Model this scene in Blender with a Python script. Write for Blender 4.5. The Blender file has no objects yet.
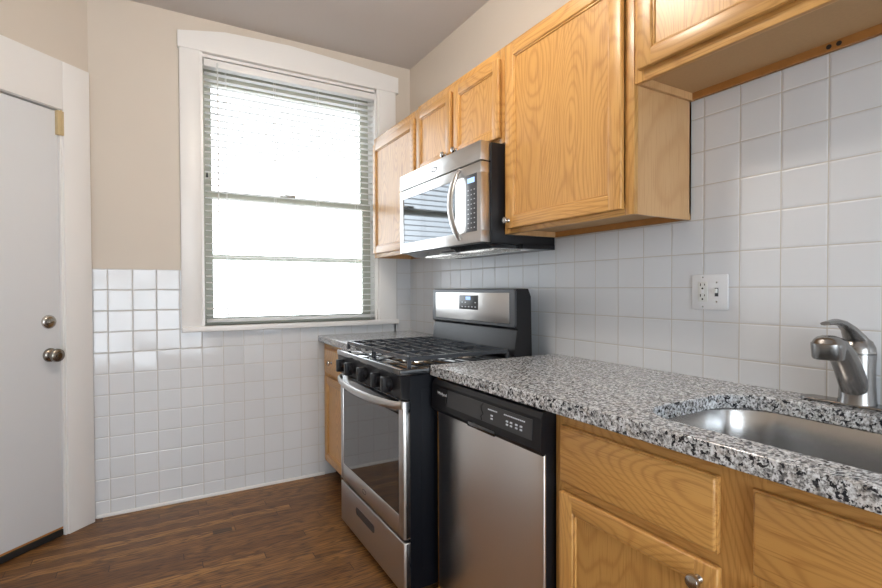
import bpy, bmesh, math, random
from mathutils import Vector, Matrix
random.seed(7)
S = bpy.context.scene
COL = S.collection

# ------------------------------------------------------------------ camera
yaw, pitch, roll = math.radians(30.0456), math.radians(-0.8561), math.radians(-0.1938)
F = Vector((math.sin(yaw)*math.cos(pitch), math.cos(yaw)*math.cos(pitch), math.sin(pitch)))
R0 = Vector((math.cos(yaw), -math.sin(yaw), 0)); U0 = R0.cross(F)
R_ = R0*math.cos(roll) + U0*math.sin(roll); U_ = -R0*math.sin(roll) + U0*math.cos(roll)
cd = bpy.data.cameras.new('camera'); cam = bpy.data.objects.new('camera', cd); COL.objects.link(cam)
cam.matrix_world = Matrix(((R_.x, U_.x, -F.x, 0), (R_.y, U_.y, -F.y, 0), (R_.z, U_.z, -F.z, 1.235), (0, 0, 0, 1)))
cd.sensor_width = 36; cd.lens = 489.72/882*36; cd.shift_y = 2.47/882; cd.clip_start = 0.02
S.camera = cam

# ------------------------------------------------------------------ world, light, exposure
W = bpy.data.worlds.new('daylight'); S.world = W; W.use_nodes = True
bg = W.node_tree.nodes['Background']; bg.inputs[0].default_value = (0.87, 0.94, 1.0, 1); bg.inputs[1].default_value = 6.2
S.view_settings.view_transform = 'Standard'; S.view_settings.look = 'None'
S.view_settings.gamma = 1; S.view_settings.exposure = 0.0; S.view_settings.use_curve_mapping = False
try:
    S.cycles.use_denoising = True; S.cycles.max_bounces = 10; S.cycles.diffuse_bounces = 6; S.cycles.sample_clamp_indirect = 6
except Exception: pass

def area(name, loc, target, sx, sy, energy, col, portal=False):
    ld = bpy.data.lights.new(name, 'AREA'); ld.shape = 'RECTANGLE'; ld.size = sx; ld.size_y = sy
    ld.energy = energy; ld.color = col
    if portal: ld.cycles.is_portal = True
    o = bpy.data.objects.new(name, ld); COL.objects.link(o); o.location = loc
    o.rotation_euler = (Vector(target)-Vector(loc)).to_track_quat('-Z', 'Y').to_euler()
    return o
area('window_portal', (0.78, 3.40, 1.82), (0.78, 0, 1.82), 1.12, 1.6, 1, (1, 1, 1), True)
area('rear_window_daylight', (-0.10, -2.90, 1.20), (-0.10, 0, 1.20), 2.0, 2.2, 50, (0.76, 0.88, 1.0))
LAMP_STRENGTH = 90.0

# ------------------------------------------------------------------ node helpers
def newmat(name):
    m = bpy.data.materials.new(name); m.use_nodes = True
    nt = m.node_tree; b = nt.nodes['Principled BSDF']
    return m, nt, b
def N(nt, t, **kw):
    n = nt.nodes.new(t)
    for k, v in kw.items():
        if k == 'op': n.operation = v
        else: setattr(n, k, v)
    return n
def link(nt, a, b): nt.links.new(a, b)
def math_(nt, op, a, b=None, clamp=False):
    n = nt.nodes.new('ShaderNodeMath'); n.operation = op; n.use_clamp = clamp
    for i, v in enumerate((a, b)):
        if v is None: continue
        if isinstance(v, (int, float)): n.inputs[i].default_value = v
        else: nt.links.new(v, n.inputs[i])
    return n.outputs[0]
def ramp(nt, fac, stops):
    n = nt.nodes.new('ShaderNodeValToRGB'); e = n.color_ramp.elements
    while len(e) < len(stops): e.new(0.5)
    for el, (p, c) in zip(e, stops): el.position = p; el.color = (*c, 1)
    nt.links.new(fac, n.inputs[0]); return n.outputs[0]
def mixc(nt, fac, a, b, mode='MIX'):
    n = nt.nodes.new('ShaderNodeMix'); n.data_type = 'RGBA'; n.blend_type = mode
    for i, v in ((0, fac), (6, a), (7, b)):
        if isinstance(v, (int, float)): n.inputs[i].default_value = v
        elif isinstance(v, tuple): n.inputs[i].default_value = (*v, 1)
        else: nt.links.new(v, n.inputs[i])
    return n.outputs[2]
def simple(name, col, rough=0.5, metal=0.0, noise=0.0, scale=20, bump=0.0, coat=0.0, spec=None):
    m, nt, b = newmat(name)
    b.inputs['Base Color'].default_value = (*col, 1); b.inputs['Roughness'].default_value = rough
    b.inputs['Metallic'].default_value = metal; b.inputs['Coat Weight'].default_value = coat
    if spec is not None: b.inputs['Specular IOR Level'].default_value = spec
    tc = N(nt, 'ShaderNodeTexCoord'); nz = N(nt, 'ShaderNodeTexNoise'); nz.inputs['Scale'].default_value = scale
    nz.inputs['Detail'].default_value = 4
    link(nt, tc.outputs['Object'], nz.inputs['Vector'])
    if noise:
        c = mixc(nt, nz.outputs[0], tuple(v*(1-noise) for v in col), tuple(min(1, v*(1+noise)) for v in col))
        link(nt, c, b.inputs['Base Color'])
    if bump:
        bp = N(nt, 'ShaderNodeBump'); bp.inputs['Strength'].default_value = bump; bp.inputs['Distance'].default_value = 0.002
        link(nt, nz.outputs[0], bp.inputs['Height']); link(nt, bp.outputs[0], b.inputs['Normal'])
    return m

def wood(name, axis, light, dark, rough=0.38, ring=46.0, hue=None):
    """flat-sawn oak; axis = direction of the grain"""
    m, nt, b = newmat(name)
    tc = N(nt, 'ShaderNodeTexCoord'); oi = N(nt, 'ShaderNodeObjectInfo')
    sp = N(nt, 'ShaderNodeSeparateXYZ'); link(nt, tc.outputs['Object'], sp.inputs[0])
    al, ac = (sp.outputs['Z'], sp.outputs['Y']) if axis == 'z' else (sp.outputs['Y'], sp.outputs['Z'])
    off = math_(nt, 'MULTIPLY', oi.outputs['Random'], 37.0)
    cb = N(nt, 'ShaderNodeCombineXYZ')
    link(nt, math_(nt, 'ADD', math_(nt, 'MULTIPLY', ac, 3.6), off), cb.inputs[0])
    link(nt, math_(nt, 'MULTIPLY', sp.outputs['X'], 2.5), cb.inputs[1])
    link(nt, math_(nt, 'ADD', math_(nt, 'MULTIPLY', al, 1.15), off), cb.inputs[2])
    n1 = N(nt, 'ShaderNodeTexNoise'); n1.inputs['Scale'].default_value = 1.0; n1.inputs['Detail'].default_value = 1.5
    n1.inputs['Roughness'].default_value = 0.35
    link(nt, cb.outputs[0], n1.inputs['Vector'])
    cf = N(nt, 'ShaderNodeCombineXYZ')
    link(nt, math_(nt, 'ADD', math_(nt, 'MULTIPLY', ac, 260.0), off), cf.inputs[0])
    link(nt, math_(nt, 'MULTIPLY', sp.outputs['X'], 200.0), cf.inputs[1])
    link(nt, math_(nt, 'MULTIPLY', al, 7.0), cf.inputs[2])
    n2 = N(nt, 'ShaderNodeTexNoise'); n2.inputs['Scale'].default_value = 1.0; n2.inputs['Detail'].default_value = 3
    link(nt, cf.outputs[0], n2.inputs['Vector'])
    s = math_(nt, 'SINE', math_(nt, 'ADD', math_(nt, 'MULTIPLY', n1.outputs[0], ring*6.5), math_(nt, 'MULTIPLY', n2.outputs[0], 2.4)))
    g = math_(nt, 'ADD', math_(nt, 'MULTIPLY', s, 0.5), 0.5)
    g = math_(nt, 'POWER', g, 2.6)
    mid = tuple((a*0.62+c*0.38) for a, c in zip(light, dark))
    c1 = ramp(nt, g, [(0, light), (0.5, tuple(a*.85+d*.15 for a, d in zip(light, dark))), (1, tuple(a*.55+d*.45 for a, d in zip(light, dark)))])
    pore = ramp(nt, n2.outputs[0], [(0.36, (1, 1, 1)), (0.46, (0, 0, 0))])
    c2 = mixc(nt, math_(nt, 'MULTIPLY', pore, 0.5), c1, dark)
    cb3 = N(nt, 'ShaderNodeTexNoise'); cb3.inputs['Scale'].default_value = 0.6; link(nt, cb.outputs[0], cb3.inputs['Vector'])
    c3 = mixc(nt, math_(nt, 'MULTIPLY', cb3.outputs[0], 0.4), c2, tuple(v*0.8 for v in dark))
    hs = N(nt, 'ShaderNodeHueSaturation'); link(nt, c3, hs.inputs['Color'])
    link(nt, math_(nt, 'ADD', math_(nt, 'MULTIPLY', oi.outputs['Random'], 0.16), 0.95), hs.inputs['Value'])
    link(nt, hs.outputs[0], b.inputs['Base Color'])
    b.inputs['Roughness'].default_value = rough; b.inputs['Coat Weight'].default_value = 0.25; b.inputs['Coat Roughness'].default_value = 0.25
    bp = N(nt, 'ShaderNodeBump'); bp.inputs['Strength'].default_value = 0.12; bp.inputs['Distance'].default_value = 0.001
    link(nt, n2.outputs[0], bp.inputs['Height']); link(nt, bp.outputs[0], b.inputs['Normal'])
    return m

def tile_mat(name, axis, pitch, u0, z0=1.352, pz=0.1147, col=(0.66, 0.68, 0.705), grout=(0.44, 0.42, 0.39), rough=0.09, tilt=0.035):
    m, nt, b = newmat(name)
    tc = N(nt, 'ShaderNodeTexCoord'); sp = N(nt, 'ShaderNodeSeparateXYZ'); link(nt, tc.outputs['Object'], sp.inputs[0])
    u = math_(nt, 'DIVIDE', math_(nt, 'SUBTRACT', sp.outputs[axis], u0), pitch)
    v = math_(nt, 'DIVIDE', math_(nt, 'SUBTRACT', sp.outputs['Z'], z0), pz)
    def edge(w):
        f = math_(nt, 'FRACT', w); return math_(nt, 'MINIMUM', f, math_(nt, 'SUBTRACT', 1.0, f))
    d = math_(nt, 'MINIMUM', edge(u), edge(v))
    mask = N(nt, 'ShaderNodeMapRange'); mask.inputs[1].default_value = 0.008; mask.inputs[2].default_value = 0.015
    link(nt, d, mask.inputs[0]); mk = mask.outputs[0]
    prof = N(nt, 'ShaderNodeMapRange'); prof.interpolation_type = 'SMOOTHSTEP'
    prof.inputs[1].default_value = 0.008; prof.inputs[2].default_value = 0.05; link(nt, d, prof.inputs[0])
    cb = N(nt, 'ShaderNodeCombineXYZ'); link(nt, math_(nt, 'FLOOR', u), cb.inputs[0]); link(nt, math_(nt, 'FLOOR', v), cb.inputs[1])
    wn = N(nt, 'ShaderNodeTexWhiteNoise'); wn.noise_dimensions = '2D'; link(nt, cb.outputs[0], wn.inputs['Vector'])
    # each tile is set a hair out of true
    sub = N(nt, 'ShaderNodeVectorMath'); sub.operation = 'SUBTRACT'; link(nt, wn.outputs['Color'], sub.inputs[0]); sub.inputs[1].default_value = (.5, .5, .5)
    sc = N(nt, 'ShaderNodeVectorMath'); sc.operation = 'SCALE'; link(nt, sub.outputs[0], sc.inputs[0]); sc.inputs['Scale'].default_value = tilt
    ge = N(nt, 'ShaderNodeNewGeometry')
    ad = N(nt, 'ShaderNodeVectorMath'); ad.operation = 'ADD'; link(nt, ge.outputs['Normal'], ad.inputs[0]); link(nt, sc.outputs[0], ad.inputs[1])
    nm = N(nt, 'ShaderNodeVectorMath'); nm.operation = 'NORMALIZE'; link(nt, ad.outputs[0], nm.inputs[0])
    nz = N(nt, 'ShaderNodeTexNoise'); nz.inputs['Scale'].default_value = 9; link(nt, tc.outputs['Object'], nz.inputs['Vector'])
    h = math_(nt, 'ADD', prof.outputs[0], math_(nt, 'MULTIPLY', nz.outputs[0], 0.9))
    bp = N(nt, 'ShaderNodeBump'); bp.inputs['Strength'].default_value = 0.6; bp.inputs['Distance'].default_value = 0.0016
    link(nt, h, bp.inputs['Height']); link(nt, nm.outputs[0], bp.inputs['Normal']); link(nt, bp.outputs[0], b.inputs['Normal'])
    c = mixc(nt, wn.outputs['Value'], tuple(x*0.965 for x in col), col)
    # grout shade wanders a little
    ng = N(nt, 'ShaderNodeTexNoise'); ng.inputs['Scale'].default_value = 3; link(nt, tc.outputs['Object'], ng.inputs['Vector'])
    gc = mixc(nt, ng.outputs[0], grout, tuple(min(1, g*1.25) for g in grout))
    link(nt, mixc(nt, mk, gc, c), b.inputs['Base Color'])
    rr = N(nt, 'ShaderNodeMapRange'); link(nt, mk, rr.inputs[0]); rr.inputs[3].default_value = 0.7; rr.inputs[4].default_value = rough
    link(nt, rr.outputs[0], b.inputs['Roughness'])
    return m

def floor_mat():
    m, nt, b = newmat('hardwood_strip_floor')
    tc = N(nt, 'ShaderNodeTexCoord'); sp = N(nt, 'ShaderNodeSeparateXYZ'); link(nt, tc.outputs['Object'], sp.inputs[0])
    x, y = sp.outputs['X'], sp.outputs['Y']
    v = math_(nt, 'DIVIDE', y, 0.0585); row = math_(nt, 'FLOOR', v)
    w1 = N(nt, 'ShaderNodeTexWhiteNoise'); w1.noise_dimensions = '1D'; link(nt, row, w1.inputs['W'])
    u = math_(nt, 'DIVIDE', math_(nt, 'ADD', x, math_(nt, 'MULTIPLY', w1.outputs['Value'], 5.0)), 1.15)
    colm = math_(nt, 'FLOOR', u)
    cb = N(nt, 'ShaderNodeCombineXYZ'); link(nt, row, cb.inputs[0]); link(nt, colm, cb.inputs[1])
    w2 = N(nt, 'ShaderNodeTexWhiteNoise'); w2.noise_dimensions = '2D'; link(nt, cb.outputs[0], w2.inputs['Vector'])
    rnd = w2.outputs['Value']
    cg = N(nt, 'ShaderNodeCombineXYZ')
    link(nt, math_(nt, 'ADD', math_(nt, 'MULTIPLY', x, 2.6), math_(nt, 'MULTIPLY', rnd, 50.0)), cg.inputs[0])
    link(nt, math_(nt, 'MULTIPLY', y, 26.0), cg.inputs[1]); link(nt, math_(nt, 'MULTIPLY', rnd, 31.0), cg.inputs[2])
    n1 = N(nt, 'ShaderNodeTexNoise'); n1.inputs['Scale'].default_value = 1; n1.inputs['Detail'].default_value = 2; link(nt, cg.outputs[0], n1.inputs['Vector'])
    cf = N(nt, 'ShaderNodeCombineXYZ'); link(nt, math_(nt, 'MULTIPLY', x, 12.0), cf.inputs[0]); link(nt, math_(nt, 'MULTIPLY', y, 330.0), cf.inputs[1]); link(nt, rnd, cf.inputs[2])
    n2 = N(nt, 'ShaderNodeTexNoise'); n2.inputs['Scale'].default_value = 1; n2.inputs['Detail'].default_value = 3; link(nt, cf.outputs[0], n2.inputs['Vector'])
    s = math_(nt, 'SINE', math_(nt, 'ADD', math_(nt, 'MULTIPLY', n1.outputs[0], 55.0), math_(nt, 'MULTIPLY', n2.outputs[0], 3.0)))
    g = math_(nt, 'ADD', math_(nt, 'MULTIPLY', s, 0.5), 0.5)
    base = ramp(nt, rnd, [(0.0, (0.170, 0.074, 0.023)), (0.35, (0.225, 0.103, 0.031)), (0.8, (0.30, 0.145, 0.044)), (1.0, (0.39, 0.20, 0.062))])
    c = mixc(nt, math_(nt, 'MULTIPLY', math_(nt, 'POWER', g, 2.0), 0.8), base, (0.052, 0.024, 0.013))
    por = ramp(nt, n2.outputs[0], [(0.35, (1, 1, 1)), (0.5, (0, 0, 0))])
    c = mixc(nt, math_(nt, 'MULTIPLY', por, 0.4), c, (0.045, 0.022, 0.012))
    fv = math_(nt, 'FRACT', v); ev = math_(nt, 'MINIMUM', fv, math_(nt, 'SUBTRACT', 1.0, fv))
    fu = math_(nt, 'FRACT', u); eu = math_(nt, 'MULTIPLY', math_(nt, 'MINIMUM', fu, math_(nt, 'SUBTRACT', 1.0, fu)), 14.0)
    e = N(nt, 'ShaderNodeMapRange'); e.inputs[1].default_value = 0.008; e.inputs[2].default_value = 0.03; link(nt, math_(nt, 'MINIMUM', ev, eu), e.inputs[0])
    c = mixc(nt, e.outputs[0], (0.04, 0.018, 0.01), c)
    # one short dark board let into the floor
    def near(w, c0, h): return math_(nt, 'LESS_THAN', math_(nt, 'ABSOLUTE', math_(nt, 'SUBTRACT', w, c0)), h)
    c = mixc(nt, math_(nt, 'MULTIPLY', math_(nt, 'MULTIPLY', near(x, 0.275, 0.045), near(y, 2.72, 0.022)), 0.8), c, (0.03, 0.02, 0.015))
    link(nt, c, b.inputs['Base Color'])
    b.inputs['Roughness'].default_value = 0.38; b.inputs['Specular IOR Level'].default_value = 0.35
    bp = N(nt, 'ShaderNodeBump'); bp.inputs['Strength'].default_value = 0.25; bp.inputs['Distance'].default_value = 0.001
    link(nt, math_(nt, 'ADD', e.outputs[0], math_(nt, 'MULTIPLY', n2.outputs[0], 0.3)), bp.inputs['Height']); link(nt, bp.outputs[0], b.inputs['Normal'])
    return m

def granite_mat():
    m, nt, b = newmat('speckled_granite')
    tc = N(nt, 'ShaderNodeTexCoord')
    def nz(scale, det, rg=0.6, dist=0.0):
        n = N(nt, 'ShaderNodeTexNoise'); n.inputs['Scale'].default_value = scale; n.inputs['Detail'].default_value = det
        n.inputs['Roughness'].default_value = rg; n.inputs['Distortion'].default_value = dist
        link(nt, tc.outputs['Object'], n.inputs['Vector']); return n.outputs[0]
    base = ramp(nt, nz(115, 3, 0.65), [(0.34, (0.13, 0.135, 0.145)), (0.44, (0.34, 0.35, 0.36)), (0.52, (0.60, 0.63, 0.66)), (0.63, (0.80, 0.84, 0.88))])
    tan = ramp(nt, nz(34, 3), [(0.53, (0, 0, 0)), (0.64, (1, 1, 1))])
    c = mixc(nt, math_(nt, 'MULTIPLY', tan, 0.22), base, (0.50, 0.42, 0.34))
    blk = ramp(nt, nz(98, 3, 0.6, 0.5), [(0.549, (0, 0, 0)), (0.579, (1, 1, 1))])
    c = mixc(nt, blk, c, (0.022, 0.024, 0.030))
    blk2 = ramp(nt, nz(150, 2, 0.6, 0.3), [(0.58, (0, 0, 0)), (0.62, (1, 1, 1))])
    c = mixc(nt, math_(nt, 'MULTIPLY', blk2, 0.7), c, (0.07, 0.07, 0.08))
    link(nt, c, b.inputs['Base Color']); b.inputs['Roughness'].default_value = 0.2
    return m

def steel_mat(name, axis='y', col=(0.60, 0.585, 0.57), rough=0.30, streak=0.03, aniso=0.6):
    m, nt, b = newmat(name)
    tc = N(nt, 'ShaderNodeTexCoord'); mp = N(nt, 'ShaderNodeMapping'); link(nt, tc.outputs['Object'], mp.inputs[0])
    mp.inputs['Scale'].default_value = {'y': (400, 4, 400), 'z': (400, 400, 4), 'x': (4, 400, 400)}[axis]
    nz = N(nt, 'ShaderNodeTexNoise'); nz.inputs['Scale'].default_value = 1; nz.inputs['Detail'].default_value = 2; link(nt, mp.outputs[0], nz.inputs['Vector'])
    link(nt, mixc(nt, nz.outputs[0], tuple(c*(1-streak) for c in col), tuple(c*(1+streak) for c in col)), b.inputs['Base Color'])
    b.inputs['Metallic'].default_value = 1.0
    tg = N(nt, 'ShaderNodeTangent'); tg.direction_type = 'RADIAL'; tg.axis = 'Z'; link(nt, tg.outputs[0], b.inputs['Tangent'])
    b.inputs['Anisotropic'].default_value = aniso; b.inputs['Anisotropic Rotation'].default_value = 0.25
    r = N(nt, 'ShaderNodeMapRange'); link(nt, nz.outputs[0], r.inputs[0]); r.inputs[3].default_value = rough-0.004; r.inputs[4].default_value = rough+0.004
    link(nt, r.outputs[0], b.inputs['Roughness'])
    return m

def glass_mat(name, tint=(1, 1, 1), rough=0.0):
    m, nt, b = newmat(name); nt.nodes.remove(b)
    out = nt.nodes['Material Output']
    tr = N(nt, 'ShaderNodeBsdfTransparent'); tr.inputs[0].default_value = (*tint, 1)
    gl = N(nt, 'ShaderNodeBsdfGlossy'); gl.inputs['Roughness'].default_value = rough
    fr = N(nt, 'ShaderNodeFresnel'); fr.inputs[0].default_value = 1.45
    mx = N(nt, 'ShaderNodeMixShader'); link(nt, fr.outputs[0], mx.inputs[0]); link(nt, tr.outputs[0], mx.inputs[1]); link(nt, gl.outputs[0], mx.inputs[2])
    link(nt, mx.outputs[0], out.inputs[0]); return m
def emit_mat(name, col, st):
    m, nt, b = newmat(name); b.inputs['Base Color'].default_value = (*col, 1)
    b.inputs['Emission Color'].default_value = (*col, 1); b.inputs['Emission Strength'].default_value = st
    return m

def slat_mat():
    m, nt, b = newmat('white_blind_slat'); b.inputs['Base Color'].default_value = (.84, .84, .83, 1); b.inputs['Roughness'].default_value = .5
    t = N(nt, 'ShaderNodeBsdfTranslucent'); t.inputs[0].default_value = (.90, .90, .89, 1)
    mx = N(nt, 'ShaderNodeMixShader'); mx.inputs[0].default_value = .5
    link(nt, b.outputs[0], mx.inputs[1]); link(nt, t.outputs[0], mx.inputs[2]); link(nt, mx.outputs[0], nt.nodes['Material Output'].inputs[0]); return m
LO, DO = (0.64, 0.36, 0.110), (0.36, 0.155, 0.034)
M = dict(
    paint=simple('beige_wall_paint', (0.62, 0.56, 0.487), 0.6, noise=0.02, scale=4, bump=0.06),
    ceiling=simple('taupe_ceiling_paint', (0.60, 0.57, 0.555), 0.75, noise=0.02, scale=3),
    trim=simple('white_gloss_trim_paint', (0.81, 0.805, 0.795), 0.33, noise=0.015, scale=6, bump=0.08),
    door=simple('white_door_paint', (0.71, 0.73, 0.755), 0.38, noise=0.015, scale=5, bump=0.06),
    tileb=tile_mat('white_wall_tile_back', 'X', 0.1152, -0.236),
    tiler=tile_mat('white_wall_tile_right', 'Y', 0.1183, 0.636, z0=1.353, pz=0.1148, col=(0.65, 0.68, 0.72), rough=0.3, tilt=0.012),
    floor=floor_mat(), granite=granite_mat(),
    oak_v=wood('honey_oak_upright_grain', 'z', LO, DO), oak_h=wood('honey_oak_level_grain', 'y', LO, DO),
    oak_s=wood('pale_oak_veneer_side', 'z', (0.60, 0.37, 0.18), (0.46, 0.25, 0.10), ring=14.0),
    oak_b=simple('cabinet_underside_board', (0.46, 0.29, 0.14), 0.7, noise=0.08, scale=120),
    oak_rail=simple('orange_oak_rail', (0.36, 0.16, 0.04), 0.5, noise=0.25, scale=25),
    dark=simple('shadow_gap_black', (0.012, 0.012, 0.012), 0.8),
    steel=steel_mat('brushed_stainless', 'y'), steel_v=steel_mat('brushed_stainless_upright', 'z', col=(0.78, 0.75, 0.72), rough=0.29, streak=0.015, aniso=0.75),
    steel_sink=steel_mat('satin_sink_steel', 'y', col=(0.52, 0.52, 0.52), rough=0.25, aniso=0.3), 
    nickel=simple('brushed_nickel', (0.52, 0.50, 0.47), 0.24, 1.0, noise=0.05, scale=60),
    faucet=simple('stainless_faucet_finish', (0.33, 0.325, 0.32), 0.24, 1.0, noise=0.05, scale=60),
    black=simple('black_enamel', (0.010, 0.012, 0.015), 0.08, noise=0.1, scale=40, coat=1.0),
    blacks=simple('black_satin_steel', (0.005, 0.006, 0.009), 0.45, noise=0.15, scale=300, bump=0.15, spec=0.1),
    plastic=simple('black_plastic', (0.010, 0.010, 0.012), 0.30, noise=0.1, scale=50, spec=0.3),
    iron=simple('cast_iron_grate', (0.040, 0.046, 0.056), 0.27, noise=0.2, scale=200, bump=0.2),
    grey=simple('dark_grey_touch_panel', (0.04, 0.042, 0.046), 0.35, noise=0.05, scale=60),
    slate=simple('slate_grey_frame', (0.045, 0.05, 0.06), 0.35, noise=0.05, scale=60),
    ovenglass=simple('smoked_oven_glass', (0.035, 0.033, 0.033), 0.03, spec=1.6),
    mwglass=simple('mirrored_microwave_glass', (0.115, 0.125, 0.135), 0.05, 0.85),
    lcd=emit_mat('lit_display', (0.40, 0.62, 0.95), 0.75),
    ink=simple('pale_print', (0.62, 0.66, 0.72), 0.5), inkd=simple('dark_print', (0.16, 0.16, 0.17), 0.4),
    plate=simple('white_plate_plastic', (0.74, 0.76, 0.79), 0.3), ivory=simple('white_device_plastic', (0.68, 0.70, 0.69), 0.35),
    slat=slat_mat(), sash=simple('olive_grey_sash_paint', (0.40, 0.405, 0.34), 0.5),
    tan=simple('tan_painted_metal', (0.55, 0.43, 0.24), 0.45, noise=0.05),
    glass=glass_mat('window_pane_glass'),
    knobm=simple('aged_pewter', (0.26, 0.235, 0.205), 0.27, 1.0, noise=0.15, scale=40),
    brick=simple('pale_exterior', (0.75, 0.76, 0.78), 0.9),
    lampglass=emit_mat('frosted_lamp_glass', (1.0, 0.89, 0.77), LAMP_STRENGTH),
    sweep=simple('black_rubber_sweep', (0.015, 0.015, 0.015), 0.6, noise=0.3, scale=120),
)

# ------------------------------------------------------------------ mesh helpers
class MB:
    def __init__(self, T=None): self.bm = bmesh.new(); self.T = T or Matrix()
    def _fin(self, verts, faces, m, smooth=False):
        for f in faces: f.material_index = m; f.smooth = smooth
        bmesh.ops.transform(self.bm, matrix=self.T, verts=list(verts))
    def box(self, x0, x1, y0, y1, z0, z1, m=0, bev=0.0, seg=2, T=None):
        b2 = bmesh.new(); bmesh.ops.create_cube(b2, size=1)
        for v in b2.verts:
            v.co = Vector((x0+(v.co.x+.5)*(x1-x0), y0+(v.co.y+.5)*(y1-y0), z0+(v.co.z+.5)*(z1-z0)))
        if bev: bmesh.ops.bevel(b2, geom=b2.edges[:], offset=bev, segments=seg, affect='EDGES', profile=0.5)
        self._merge(b2, m, T, bool(bev)); return self
    def _merge(self, b2, m, T=None, smooth=False):
        for f in b2.faces: f.material_index = m if m is not None else f.material_index; f.smooth = smooth
        bmesh.ops.recalc_face_normals(b2, faces=b2.faces[:])
        TT = self.T @ (T or Matrix()); b2.transform(TT)
        me = bpy.data.meshes.new('tmp'); b2.to_mesh(me); b2.free(); self.bm.from_mesh(me); bpy.data.meshes.remove(me)
    def lathe(self, o, ax, prof, seg=24, m=0, sc=(1, 1)):
        """profile [(radius, height)] turned about axis ax from o"""
        b2 = bmesh.new(); ax = Vector(ax).normalized(); q = ax.to_track_quat('Z', 'Y').to_matrix()
        rings = []
        for r, h in prof:
            rings.append([b2.verts.new(Vector(o)+q @ Vector((r*math.cos(2*math.pi*i/seg)*sc[0], r*math.sin(2*math.pi*i/seg)*sc[1], h))) for i in range(seg)])
        for a, c in zip(rings, rings[1:]):
            for i in range(seg): b2.faces.new((a[i], a[(i+1) % seg], c[(i+1) % seg], c[i]))
        if prof[0][0] > 1e-5: b2.faces.new(rings[0][::-1])
        if prof[-1][0] > 1e-5: b2.faces.new(rings[-1])
        bmesh.ops.remove_doubles(b2, verts=b2.verts[:], dist=1e-6)
        self._merge(b2, m, None, True); return self
    def sweep(self, pts, radii, seg=12, m=0, up=(0, 0, 1)):
        """elliptic tube along pts; radii = [(across, along up)]"""
        b2 = bmesh.new(); pts = [Vector(p) for p in pts]; rings = []
        for k, p in enumerate(pts):
            t = (pts[min(k+1, len(pts)-1)]-pts[max(k-1, 0)]).normalized()
            s = t.cross(Vector(up));
            if s.length < 1e-4: s = t.cross(Vector((1, 0, 0)))
            s.normalize(); u = s.cross(t).normalized(); ra, rb = radii[k] if isinstance(radii, list) else radii
            rings.append([b2.verts.new(p+s*ra*math.cos(2*math.pi*i/seg)+u*rb*math.sin(2*math.pi*i/seg)) for i in range(seg)])
        for a, c in zip(rings, rings[1:]):
            for i in range(seg): b2.faces.new((a[i], a[(i+1) % seg], c[(i+1) % seg], c[i]))
        b2.faces.new(rings[0][::-1]); b2.faces.new(rings[-1])
        self._merge(b2, m, None, True); return self
    def bar(self, p, q, w, h, m=0):
        """rectangular bar from p to q, top face up"""
        p, q = Vector(p), Vector(q); t = (q-p).normalized(); s = t.cross(Vector((0, 0, 1))).normalized(); u = s.cross(t)
        b2 = bmesh.new(); R = []
        for c in (p, q): R.append([b2.verts.new(c+s*a*w/2+u*b_*h/2) for a, b_ in ((-1, -1), (1, -1), (1, 1), (-1, 1))])
        for i in range(4): b2.faces.new((R[0][i], R[0][(i+1) % 4], R[1][(i+1) % 4], R[1][i]))
        b2.faces.new(R[0][::-1]); b2.faces.new(R[1])
        self._merge(b2, m); return self
    def extr(self, outline, vec, m=0, holes=(), bev=0.0, seg=3):
        """planar outline (3-D points) pushed along vec"""
        b2 = bmesh.new(); loops = []
        for L in [outline, *holes]:
            vs = [b2.verts.new(p) for p in L]; loops.append([b2.edges.new((vs[i], vs[(i+1) % len(vs)])) for i in range(len(vs))])
        if holes: r = bmesh.ops.triangle_fill(b2, edges=[e for l in loops for e in l], use_beauty=True); fs = [g for g in r['geom'] if isinstance(g, bmesh.types.BMFace)]
        else: fs = [b2.faces.new(b2.verts[:])]
        e = bmesh.ops.extrude_face_region(b2, geom=fs)
        bmesh.ops.translate(b2, vec=Vector(vec), verts=[g for g in e['geom'] if isinstance(g, bmesh.types.BMVert)])
        bmesh.ops.recalc_face_normals(b2, faces=b2.faces[:])
        if bev:
            es = [x for x in b2.edges if len(x.link_faces) == 2 and x.calc_face_angle(0) > 1.2 and abs((x.verts[0].co-x.verts[1].co).normalized().dot(Vector(vec).normalized())) < 0.5]
            bmesh.ops.bevel(b2, geom=es, offset=bev, segments=seg, affect='EDGES', profile=0.5)
        self._merge(b2, m, None, False); return self
    def build(self, name, mats, parent=None, smooth_angle=None):
        me = bpy.data.meshes.new(name)
        if parent is not None: self.bm.transform(Matrix.Translation(-parent_origin(parent)))
        self.bm.to_mesh(me); self.bm.free()
        for mt in (mats if isinstance(mats, (list, tuple)) else [mats]): me.materials.append(M[mt] if isinstance(mt, str) else mt)
        if any(p.use_smooth for p in me.polygons):
            me.set_sharp_from_angle(angle=math.radians(40))
        o = bpy.data.objects.new(name, me); COL.objects.link(o)
        if parent is not None: o.parent = parent
        return o
def parent_origin(o):
    v = Vector((0, 0, 0))
    while o is not None: v = v+o.location; o = o.parent
    return v
def thing(name, loc, label, cat, group=None):
    o = bpy.data.objects.new(name, None); COL.objects.link(o); o.location = loc; o.empty_display_size = 0.05
    o['label'] = label; o['category'] = cat
    if group: o['group'] = group
    return o
def tag(o, label, cat, group=None):
    o['label'] = label; o['category'] = cat
    if group: o['group'] = group
    return o
def struct(o): o['kind'] = 'structure'; return o
def origin_to(o, loc):
    """move a top-level mesh's origin to loc, shape staying put"""
    o.data.transform(Matrix.Translation(-Vector(loc))); o.location = loc; return o
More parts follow.
